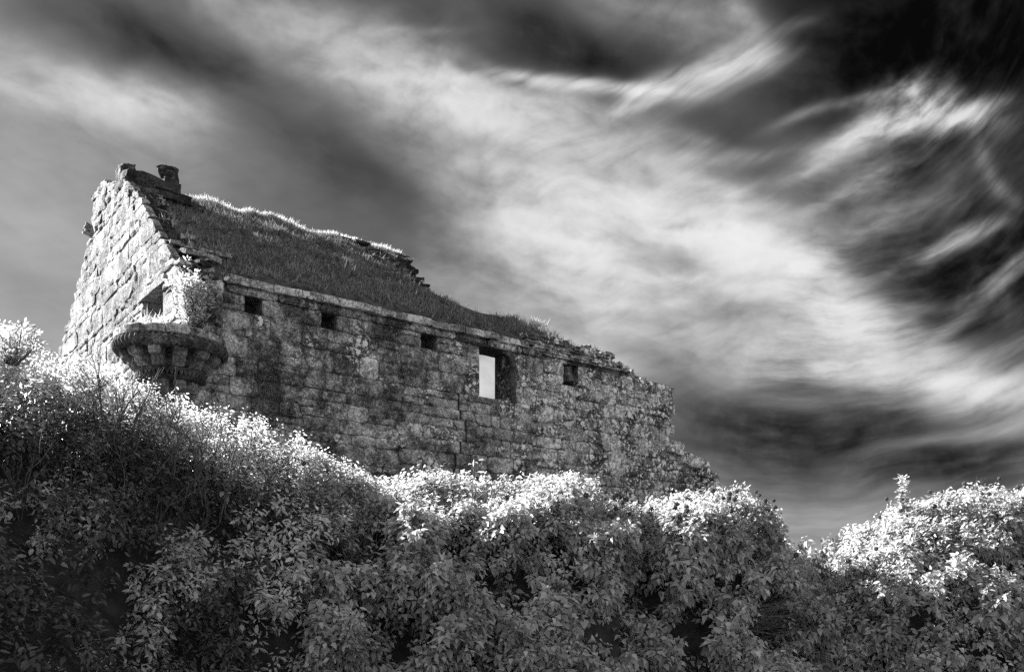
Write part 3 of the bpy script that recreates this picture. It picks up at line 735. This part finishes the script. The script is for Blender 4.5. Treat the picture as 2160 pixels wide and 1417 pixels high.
v, f = lathe([(.50, 5.49), (.66, 5.505), (.70, 5.53), (.66, 5.55)], 64, 0.01)
pyobj('string_band', v, f, M_DARK, tur)
v, f = lathe([(.60, 5.625), (.70, 5.63), (.735, 5.66), (.70, 5.695), (.55, 5.70)], 64, 0.01)
pyobj('string_band', v, f, M_DARK, tur)
tooth_me = None
for k in range(30):
    th = R(-212 + 7.6 * k)
    Vt = [(.58, -.042, 5.545), (.58, .042, 5.545), (.70, .012, 5.545), (.70, -.012, 5.545), (.60, 0.034, 5.63), (.60, -.034, 5.63), (.715, .034, 5.63), (.715, -.034, 5.63)]
    if tooth_me is None:
        o = pyobj('nailhead_tooth', Vt, [(0, 1, 2, 3), (5, 7, 6, 4), (0, 3, 7, 5), (3, 2, 6, 7), (2, 1, 4, 6), (1, 0, 5, 4)], M_DARK, tur); tooth_me = o.data
    else: o = link(bpy.data.objects.new('nailhead_tooth', tooth_me), tur)
    o.rotation_euler = (0, 0, th)
# what is left of the turret's drum, against the front wall
z = 6.40; row = 0
while z < 7.5:
    h = random.uniform(.17, .27); t0 = R(6); t_end = R(np.interp(z, [6.4, 6.6, 7.0, 7.4, 7.75], [-62, -50, -38, -30, -12]))
    t = t0
    while t > t_end:
        dt = R(random.uniform(14, 26)); te = max(t - dt, t_end - .05)
        arc_block('turret_stone', 0.80, TR - 0.02 + random.uniform(-.03, .02), te + .01, t - .01, z + .006, z + h - .006, random.choice((M_WALL, M_WALL, M_SLAB)), 0.025, 5, random.random() * 30); t = te
    z += h

# ------------------------------------------------------------------ foliage generators
LEAF_V = np.array([(0, 0, 0), (-.34, .20, .07), (-.25, .55, .05), (0, 1.05, -.16), (.25, .55, .05), (.34, .20, .07), (0, .42, -.09)], float)
LEAF_T = np.array([(6, 0, 1), (6, 1, 2), (6, 2, 3), (6, 3, 4), (6, 4, 5), (6, 5, 0)])
SLIM_V = np.array([(0, 0, 0), (-.20, .3, .03), (-.17, .65, .0), (0, 1, -.10), (.17, .65, .0), (.20, .3, .03), (0, .5, -.05)], float)
def leaves_arrays(pos_, tip, nor, size, tmpl=LEAF_V):
    y = unit(tip); z = unit(nor - (nor * y).sum(-1, keepdims=True) * y); x = np.cross(y, z)
    Mx = np.stack([x, y, z], axis=1) * size[:, None, None]     # rows
    V = np.einsum('vk,nkd->nvd', tmpl, Mx) + pos_[:, None, :]
    T = LEAF_T[None] + (np.arange(len(pos_)) * len(tmpl))[:, None, None]
    return V, T, (x, y, z)
leaf_meshes = {}
def shared_leaf(tmpl_name, mat):
    key = (tmpl_name, mat.name)
    if key not in leaf_meshes: leaf_meshes[key] = np_mesh('leaf', LEAF_V if tmpl_name == 'ivy' else SLIM_V, LEAF_T, mat)
    return leaf_meshes[key]

def twig_mesh(paths, sides=4):
    V, Fc = [], []
    for pts, r0, r1 in paths:
        n = len(pts); v, f = tube(pts, [r0 + (r1 - r0) * i / (n - 1) for i in range(n)], sides, False)
        k = len(V); V += v; Fc += [tuple(i + k for i in q) for q in f]
    return V, Fc
def branch_paths(base, direc, length, r, depth=2, wob=0.25, kids=3):
    pts = [Vector(base)]; d = Vector(direc).normalized(); n = 6
    for i in range(n):
        d = (d + Vector((random.uniform(-1, 1), random.uniform(-1, 1), random.uniform(-1, 1))) * wob).normalized(); pts.append(pts[-1] + d * length / n)
    out = [(pts, r, r * 0.4)]
    if depth > 0:
        for _ in range(kids):
            i = random.randint(2, n); dd = (pts[i] - pts[i - 1]).normalized() + Vector((random.uniform(-1, 1), random.uniform(-1, 1), random.uniform(-.6, 1))) * 0.8
            out += branch_paths(pts[i], dd, length * random.uniform(.35, .6), r * 0.55, depth - 1, wob, kids)
    return out

class Bush:
    def __init__(self, sil, dep, a1=0.75, band=46.0, a2=0.75, seed=1, clump=0.75, cl_scale=1.9, ybot=1500.0):
        self.sx, self.sy = zip(*sil); self.dx, self.dz = zip(*dep)
        self.a1, self.band, self.a2, self.seed, self.clump, self.cs, self.yb = a1, band, a2, seed, clump, cl_scale, ybot
    def base(self, c, dy):
        yt = np.interp(c, self.sx, self.sy); Z0 = np.interp(c, self.dx, self.dz)
        y = yt + np.maximum(dy, 0)
        Z = Z0 - self.a1 * (1 - np.exp(-np.maximum(dy, 0) / self.band)) - self.a2 * np.maximum(dy, 0) / 400.0
        Z = Z + np.where(dy < 0, -dy * 0.02, 0); y = y + np.where(dy < 0, (dy * 0.09) ** 2 * 0.6, 0)     # over the top and down the back
        return np.stack([(c - CX) / F * Z, Z, EYE + (HOR - y) / F * Z], -1)
    def pt(self, c, dy):
        P = self.base(c, dy); e = 3.0
        n = unit(np.cross(self.base(c + e, dy) - self.base(c - e, dy), self.base(c, dy - e) - self.base(c, dy + e)))
        n = np.where((n[..., 1:2] > 0) & (dy[..., None] > 0), -n, n)
        n = np.where((n[..., 2:3] < 0) & (dy[..., None] <= 0), -n, n)
        d = fbm(P * self.cs, 3, self.seed) * 2.0 * self.clump
        fade = np.clip(0.22 + np.maximum(dy, 0) / 130.0, 0, 1)
        return P + n * (d * fade)[..., None], n, d
    def sample(self, c0, c1, n, back=0.10):
        c = rng.uniform(c0, c1, n); yt = np.interp(c, self.sx, self.sy)
        dy = rng.uniform(0, 1, n) * (self.yb - yt)
        k = rng.uniform(size=n) < back; dy = np.where(k, rng.uniform(-60, 30, n), dy)
        k = rng.uniform(size=n) < 0.38; dy = np.where(k, rng.uniform(-12, 120, n), dy)
        return c, dy

def make_bush(name, label, b, c0, c1, n_shoots, K, size, mat, tmpl='ivy', droop=0.75, parts=240, berries=0, group=None, hole=None, twigs=0, inward=0.30, upright=0.0, sprawl=1.0, thin=None):
    cm = (c0 + c1) / 2; Zm = float(np.interp(cm, b.dx, b.dz))
    root = empty(name, ((cm - CX) / F * Zm, Zm, 0.0)); tag(root, label, 'bush', group)
    O = np.array(root.location)
    c, dy = b.sample(c0, c1, n_shoots)
    y_px = np.interp(c, b.sx, b.sy) + dy
    if hole is not None:
        keep = ~hole(c, y_px); c, dy, y_px = c[keep], dy[keep], y_px[keep]
    P, N, D = b.pt(c, dy)
    keep = rng.uniform(size=len(P)) < np.clip(0.62 + D * 3.0, 0.18, 1) + (dy < 70)
    c, dy, y_px, P, N, D = c[keep], dy[keep], y_px[keep], P[keep], N[keep], D[keep]
    P = P - N * (rng.exponential(inward * 0.5, len(P)).clip(0, inward * 1.6))[:, None]
    up = np.array([0, 0, 1.0])
    A = unit(N * 0.8 + up * (0.30 + upright) + rng.normal(0, 0.35, P.shape))
    n = len(P); k = np.arange(K)
    ref = unit(np.cross(A, np.array([.3, .2, .9]))); ref2 = np.cross(A, ref)
    th = k[None] * 2.39996 + rng.uniform(0, 6.28, (n, 1)) + rng.normal(0, .3, (n, K))
    rad = np.cos(th)[..., None] * ref[:, None] + np.sin(th)[..., None] * ref2[:, None]
    shoot_len = rng.uniform(0.10, 0.22, (n, 1)) * sprawl
    lp = P[:, None] + A[:, None] * (shoot_len * k[None] / K)[..., None] + rad * (rng.uniform(.01, .05, (n, K)) * sprawl)[..., None]
    outw = (k[None] / K)[..., None]
    tip = rad * 0.75 + A[:, None] * (0.15 + 0.5 * outw) - up * droop + rng.normal(0, .25, (n, K, 3))
    nor = A[:, None] * 0.55 + up * 0.5 + rad * 0.25 + rng.normal(0, .42, (n, K, 3))
    lit = np.clip(1 - np.maximum(dy, 0) / 150.0, 0, 1)[:, None, None]
    nor = nor + np.array(S) * 1.2 * lit
    sz = size * rng.uniform(.6, 1.25, (n, K)) * (1 - 0.30 * lit[..., 0]) * rng.uniform(.65, 1.3, (n, 1)) * (1 - 0.35 * outw[..., 0])
    lp, tip, nor, sz = lp.reshape(-1, 3), tip.reshape(-1, 3), nor.reshape(-1, 3), sz.reshape(-1)
    cc_, dd_ = np.repeat(c, K), np.repeat(dy, K)
    # the leaves that show largest become parts of their own
    px = lp[:, 0] / lp[:, 1] * F + CX; py = HOR - (lp[:, 2] - EYE) / lp[:, 1] * F
    vis = (px > 5) & (px < 2155) & (py < 1410) & (dd_ > 60)
    depth_in = -np.repeat(D, K)
    score = np.where(vis, sz / lp[:, 1] * 100 - depth_in * 1.2 + rng.uniform(0, .5, len(sz)), -1e9)
    order = np.argsort(-score)[:parts] if parts else np.array([], int)
    order = order[score[order] > -1e8]
    mask = np.ones(len(lp), bool); mask[order] = False
    V, T, _ = leaves_arrays(lp[mask] - O, tip[mask], nor[mask], sz[mask], LEAF_V if tmpl == 'ivy' else SLIM_V)
    fo = np_obj('foliage', V.reshape(-1, 3), T, mat, root); fo['kind'] = 'stuff'
    me = shared_leaf(tmpl, mat)
    if len(order):
        y = unit(tip[order]); z = unit(nor[order] - (nor[order] * y).sum(-1, keepdims=True) * y); x = np.cross(y, z)
        for i, q in enumerate(order):
            o = bpy.data.objects.new('leaf', me); s = float(sz[q]); l = lp[q] - O
            o.matrix_local = Matrix(((x[i][0] * s, y[i][0] * s, z[i][0] * s, l[0]), (x[i][1] * s, y[i][1] * s, z[i][1] * s, l[1]), (x[i][2] * s, y[i][2] * s, z[i][2] * s, l[2]), (0, 0, 0, 1)))
            link(o, root)
    # opaque dark sheet, its colour standing in for shade inside the bush
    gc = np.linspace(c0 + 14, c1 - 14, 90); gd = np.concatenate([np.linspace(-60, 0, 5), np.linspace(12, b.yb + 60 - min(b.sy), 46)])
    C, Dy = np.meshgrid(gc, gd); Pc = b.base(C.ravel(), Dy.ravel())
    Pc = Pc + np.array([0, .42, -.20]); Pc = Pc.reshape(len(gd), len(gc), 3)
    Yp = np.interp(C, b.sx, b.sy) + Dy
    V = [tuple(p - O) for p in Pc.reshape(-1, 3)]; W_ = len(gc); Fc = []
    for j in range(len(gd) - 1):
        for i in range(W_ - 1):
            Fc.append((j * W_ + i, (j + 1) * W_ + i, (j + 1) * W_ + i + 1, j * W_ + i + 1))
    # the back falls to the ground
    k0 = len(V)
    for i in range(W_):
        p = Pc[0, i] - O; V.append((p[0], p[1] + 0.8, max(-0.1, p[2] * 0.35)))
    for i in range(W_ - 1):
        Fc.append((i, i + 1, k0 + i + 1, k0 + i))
    co = pyobj('inner_shade_sheet', V, Fc, M_CORE, root)
    # berry heads on stalks
    if berries:
        kk = np.argsort(rng.uniform(size=n))[: berries * 6]
        lim = 150; sel = [q for q in kk if -10 < dy[q] < lim and D[q] > -0.12 and -20 < c[q] < 2180][:berries]
        for q in sel:
            o = bpy.data.objects.new('berry_head', berry_me)
            d = unit(A[q] * 0.6 + np.array([0, -.25, .55])); p = P[q] + d * rng.uniform(.17, .29) - O; o.location = p
            o.rotation_euler = Vector(d).to_track_quat('Z', 'Y').to_euler(); s = rng.uniform(.5, .85); o.scale = (s, s, s); link(o, root)
    # bare twigs showing between the leaves
    for _ in range(twigs):
        cq = random.uniform(max(c0, -10), min(c1, 2170)); dq = random.uniform(5, 210)
        p, nn, _d = b.pt(np.array([cq]), np.array([dq])); p, nn = Vector(p[0]), Vector(nn[0])
        V, Fc = twig_mesh(branch_paths(p - nn * .25 - Vector((0, 0, .15)) - Vector(O), nn * .6 + Vector((random.uniform(-.5, .6), 0, .8)), random.uniform(.35, .7), random.uniform(.006, .011), 2, .22, 3))
        pyobj('branch', V, Fc, M_TWIG, root)
    return root

# berry head: a ball of small berries on a stalk
def berry_head_mesh():
    bm = bmesh.new(); n = 26
    for i in range(n):
        y = 1 - 2 * (i + .5) / n; r = math.sqrt(1 - y * y); t = i * 2.39996
        bmesh.ops.create_icosphere(bm, subdivisions=1, radius=0.0135, matrix=Matrix.Translation((r * math.cos(t) * .034, r * math.sin(t) * .034, y * .034)))
    bmesh.ops.create_icosphere(bm, subdivisions=1, radius=0.03)
    bmesh.ops.create_cone(bm, segments=4, radius1=.004, radius2=.004, depth=.16, matrix=Matrix.Translation((0, 0, -.10)))
    me = bpy.data.meshes.new('berry_head'); bm.to_mesh(me); bm.free(); me.materials.append(M_BERRY); return me
berry_me = berry_head_mesh()

# ---- the bank of bushes in front of the ruin
SIL = [(-260, 640), (-60, 690), (0, 692), (28, 690), (52, 742), (80, 768), (125, 766), (185, 756), (240, 770), (300, 800), (365, 838), (430, 858), (500, 880), (560, 905), (620, 940), (680, 966), (740, 985), (800, 1018),
       (850, 1008), (930, 998), (985, 1004), (1040, 1018), (1100, 1018), (1170, 1000), (1215, 1000), (1250, 1030), (1290, 1062), (1330, 1072), (1390, 1052), (1450, 1032), (1500, 1030), (1545, 1040), (1600, 1062), (1640, 1085),
       (1652, 1124), (1688, 1174), (1716, 1200), (1736, 1248), (1765, 1278), (1800, 1310), (1860, 1345)]
SIL = [(x, y + 10) for x, y in SIL]
DEP = [(-260, 9.5), (0, 9.9), (500, 10.5), (1080, 11.4), (1400, 11.9), (1650, 12.2), (1860, 12.7)]
b1 = Bush(SIL, DEP, 2.0, 85, 0.6, 3)
make_bush('leafy_shrub', 'sunlit white shrub crest along the foot of the gable and turret', b1, -420, 735, 4600, 13, 0.080, M_SHRUB, 'slim', 0.45, 120, 0, 'bushes on the bank', None, 24, 0.30, 0.25)
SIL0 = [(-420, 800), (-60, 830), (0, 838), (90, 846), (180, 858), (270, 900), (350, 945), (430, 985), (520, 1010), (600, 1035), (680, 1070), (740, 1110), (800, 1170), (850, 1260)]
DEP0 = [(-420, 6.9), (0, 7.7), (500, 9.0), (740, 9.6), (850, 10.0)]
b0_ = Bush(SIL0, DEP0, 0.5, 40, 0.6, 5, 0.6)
make_bush('twiggy_shrub', 'dark shaded twiggy shrub filling the lower left below the turret', b0_, -420, 800, 3000, 12, 0.084, M_SHADED_LEAF, 'slim', 0.55, 260, 0, 'bushes on the bank', None, 46, 0.30, 0.15)
b2 = Bush(SIL, DEP, 1.8, 75, 0.6, 11)
make_bush('ivy_bush', 'broad leafy ivy bush below the window, drooping grey leaves under a white top', b2, 640, 1330, 5400, 12, 0.100, M_IVY, 'ivy', 0.62, 300, 26, 'bushes on the bank', None, 26)
def gap(c, y): return ((c - 1580) / 75.0) ** 2 + ((y - 1330) / 17.0) ** 2 < 1.0
def cave(c, y): return ((c - 1462) / 48.0) ** 2 + ((y - 1325) / 38.0) ** 2 < 1.0
b3 = Bush(SIL, DEP, 1.2, 55, 0.6, 23)
bush3 = make_bush('ivy_bush', 'rounded ivy bush dotted with dark berry heads beneath the broken wall end', b3, 1255, 1850, 4400, 12, 0.104, M_IVY, 'ivy', 0.68, 300, 130, 'bushes on the bank', lambda c, y: gap(c, y) | cave(c, y), 18)
SIL4 = [(1640, 1330), (1700, 1262), (1728, 1222), (1744, 1196), (1768, 1140), (1800, 1118), (1850, 1104), (1890, 1080), (1960, 1074), (2000, 1056), (2050, 1044), (2110, 1042), (2200, 1050), (2400, 1060), (2620, 1090), (2760, 1200), (2800, 1320)]
DEP4 = [(1640, 14.3), (1740, 14.0), (1850, 13.6), (1930, 13.4), (2050, 13.6), (2400, 14.5), (2800, 15.6)]
b4 = Bush(SIL4, DEP4, 2.2, 120, 0.4, 37, 0.6)
make_bush('ivy_bush', 'brilliant white sunlit ivy bush beyond the gap, shaded towards its foot', b4, 1660, 2790, 7000, 12, 0.110, M_IVY, 'ivy', 0.65, 280, 70, 'bushes on the bank', None, 14)

# bare twigs standing dark against the sunlit crest
crest = [o for o in bpy.data.objects if o.name.startswith('twiggy_shrub')][0]
for k in range(34):
    cq = random.triangular(120, 660, 420); p, nn, _d = b0_.pt(np.array([cq]), np.array([random.uniform(5, 60)])); p = Vector(p[0])
    V, Fc = twig_mesh(branch_paths(p - crest.location - Vector((0, 0, .15)), (random.uniform(-.4, .7), -.35, 1.0), random.uniform(.35, .75), random.uniform(.007, .012), 2, .2, 4))
    pyobj('branch', V, Fc, M_TWIG, crest)
# bare branches crossing the gap
for k in range(34):
    y = 1285 + 66 * random.random(); c = 1490 + random.uniform(-10, 60); Z = 10.9 + random.uniform(-.2, .2)
    p = ray(c, y) * Z + Vector((0, 0, EYE))
    V, Fc = twig_mesh(branch_paths(p - bush3.location, (1, random.uniform(-.1, .2), random.uniform(-.05, .22)), random.uniform(.6, 1.1), random.uniform(.006, .013), 2, .13, 3))
    pyobj('branch', V, Fc, M_TWIG, bush3)

# ---- shrub and grass on the turret, tall flower spikes
def spray(name, label, cat, base, stems, height, spread, leaf, mat, nleaf, tmpl='slim', group=None, lean=(0, 0, 0)):
    root = empty(name, base); tag(root, label, cat, group)
    for _ in range(stems):
        t = random.uniform(0, 6.28); r = spread * math.sqrt(random.random())
        top = Vector((math.cos(t) * r, math.sin(t) * r, height * random.uniform(.6, 1.0))) + Vector(lean) * random.random()
        pts = [Vector((math.cos(t) * r * .25, math.sin(t) * r * .25, 0))]
        for i in range(1, 6):
            f = i / 5; pts.append(pts[0].lerp(top, f) + Vector((math.cos(t), math.sin(t), 0)) * r * .25 * math.sin(f * 3.1))
        V, Fc = tube(pts, [.011 - .0016 * i for i in range(6)], 4, False)
        st = pyobj('stem', V, Fc, M_TWIG, root)
        n = nleaf; f = rng.uniform(.12, 1.0, n) * 5; i0 = np.clip(f.astype(int), 0, 4); fr = (f - i0)[:, None]
        A = np.array([tuple(p) for p in pts]); lp = A[i0] * (1 - fr) + A[i0 + 1] * fr
        rad = unit(rng.normal(0, 1, (n, 3)) * np.array([1, 1, .4])); lp = lp + rad * rng.uniform(.0, .07, (n, 1))
        V_, T_, _ = leaves_arrays(lp, rad + np.array([0, 0, .35]), np.array([0, 0, 1.]) + rng.normal(0, .5, (n, 3)), leaf * rng.uniform(.6, 1.2, n), LEAF_V if tmpl == 'ivy' else SLIM_V)
        fo = np_obj('foliage', V_.reshape(-1, 3), T_, mat, root); fo['kind'] = 'stuff'
    return root
pw = to_world(0.12, -0.46, 6.40)
spray('turret_shrub', 'bright white leafy shrub growing on top of the corbelled turret', 'shrub', pw, 34, 1.2, 0.42, 0.085, M_SHRUB, 130, 'slim', None, (-.12, .05, 0))
spray('turret_sprig', 'tall pale sprig rising above the white turret shrub', 'plant', to_world(0.12, -0.30, 6.5), 3, 1.55, 0.10, 0.07, M_SHRUB, 60)
def at(x, y, Z): p = ray(x, y) * Z; p.z += EYE; return p
spray('flower_spike', 'tall pale leafy spike standing above the right-hand ivy bush against dark sky', 'plant', at(1908, 1085, 13.1), 3, 0.70, 0.05, 0.085, M_IVY, 40, 'ivy')
spray('flower_spike', 'small pale plant stem rising before the wall below the window', 'plant', at(1000, 1010, 10.4), 1, 0.26, 0.01, 0.085, M_IVY, 9, 'ivy')
spray('elder_spray', 'feathery white shoots at the far left edge before the gable', 'shrub', at(20, 770, 8.6), 12, 0.42, 0.30, 0.07, M_SHRUB, 46)

# ---- grass
def blades(P, up, length, width, lean=0.5):
    n = len(P); th = rng.uniform(0, 6.28, n); side = np.stack([np.cos(th), np.sin(th), np.zeros(n)], -1)
    d = unit(up + rng.normal(0, lean, (n, 3)) * np.array([1, 1, .3])); bend = np.stack([-np.sin(th), np.cos(th), -0.25 * np.ones(n)], -1) * (rng.uniform(.0, .45, n) * length)[:, None]
    L = length[:, None]; w2 = (width[:, None] / 2)
    mid = P + d * L * .55 + bend * .3; tip = P + d * L + bend
    V = np.stack([P - side * w2, P + side * w2, mid + side * w2 * .7, mid - side * w2 * .7, tip], 1)
    T = np.array([(0, 1, 2), (0, 2, 3), (3, 2, 4)])[None] + (np.arange(n) * 5)[:, None, None]
    return V.reshape(-1, 3), T.reshape(-1, 3)
gp, gl = [], []
for _ in range(4200):
    b = random.uniform(0.20, RB + 0.05); a = random.uniform(0.48, a_end(min(b, RB)) - 0.02)
    if b > 3.6 and a > 5.6 + (RB - b) * 1.1 and random.random() < .82 and b < RB - .12: continue   # barer near the broken end of the ridge
    dens = nz((a, b, 0), 1.6, 17.0); big = random.uniform(.5, 1.15) * (1 + 1.0 * max(-.45, dens)) * (1.25 if b < 1.8 else 1.0)
    if dens < -0.2 and random.random() < .5: continue
    for _k in range(random.randint(7, 15)):
        aa, bb = a + random.gauss(0, .05), max(.18, b + random.gauss(0, .05)); p = roof_pt(aa, bb); gp.append(p); gl.append(random.uniform(.07, .20) * big)
n_slope = len(gp)
for _ in range(16000):
    a = random.uniform(1.1, 8.2); b = RB + random.uniform(-.20, 0.22); dn = nz((a, 3.3, 0), 1.6, 4.0)
    p = roof_pt(a, b); gp.append(p); gl.append(random.uniform(.10, .24) * (1 + 0.5 * dn))
for _ in range(2600):
    a = random.uniform(9.2, 13.6); zt = z_head(a)
    if nz((a, 0, 0), 1.8, 9.0) < 0.02: continue
    gp.append((a, random.uniform(.35, .75), zt - .03)); gl.append(random.uniform(.08, .2))
for (x, y, n, s) in [(300, 415, 260, .16), (345, 480, 260, .14), (1130, 690, 120, .2)]:
    q = on_roof(x, y)
    for _ in range(n): gp.append((q.x + random.gauss(0, .10), q.y + random.gauss(0, .10), q.z + 0.02)); gl.append(random.uniform(.12, .3))
gp = np.array(gp); gl = np.array(gl)
Wm = np.array([[EA.x, EA.y, 0], [EB.x, EB.y, 0], [0, 0, 1]])
GPW = gp @ Wm + np.array(CORNER)
k = n_slope
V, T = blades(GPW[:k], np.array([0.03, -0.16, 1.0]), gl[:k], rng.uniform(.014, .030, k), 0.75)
gr = np_obj('roof_grass', V, T, M_SHADED_GRASS); tag(gr, 'shade-darkened matted grass covering the roof slope', 'grass', kind='stuff')
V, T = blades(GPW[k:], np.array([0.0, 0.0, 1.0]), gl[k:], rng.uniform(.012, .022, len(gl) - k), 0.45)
gr = np_obj('ridge_grass', V, T, M_SUNLIT_GRASS); tag(gr, 'white sunlit fringe of grass along the roof ridge and wall head', 'grass', kind='stuff')
# grass tuft by the turret door
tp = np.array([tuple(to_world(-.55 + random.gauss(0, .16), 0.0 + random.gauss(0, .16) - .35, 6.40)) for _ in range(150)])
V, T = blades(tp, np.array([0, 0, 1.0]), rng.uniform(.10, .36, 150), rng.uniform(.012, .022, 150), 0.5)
tf = np_obj('grass_tuft', V, T, M_SUNLIT_GRASS); tag(tf, 'white tuft of long grass on the turret rim before the doorway', 'grass', kind='stuff')
print('objects', len(bpy.data.objects), n_st)
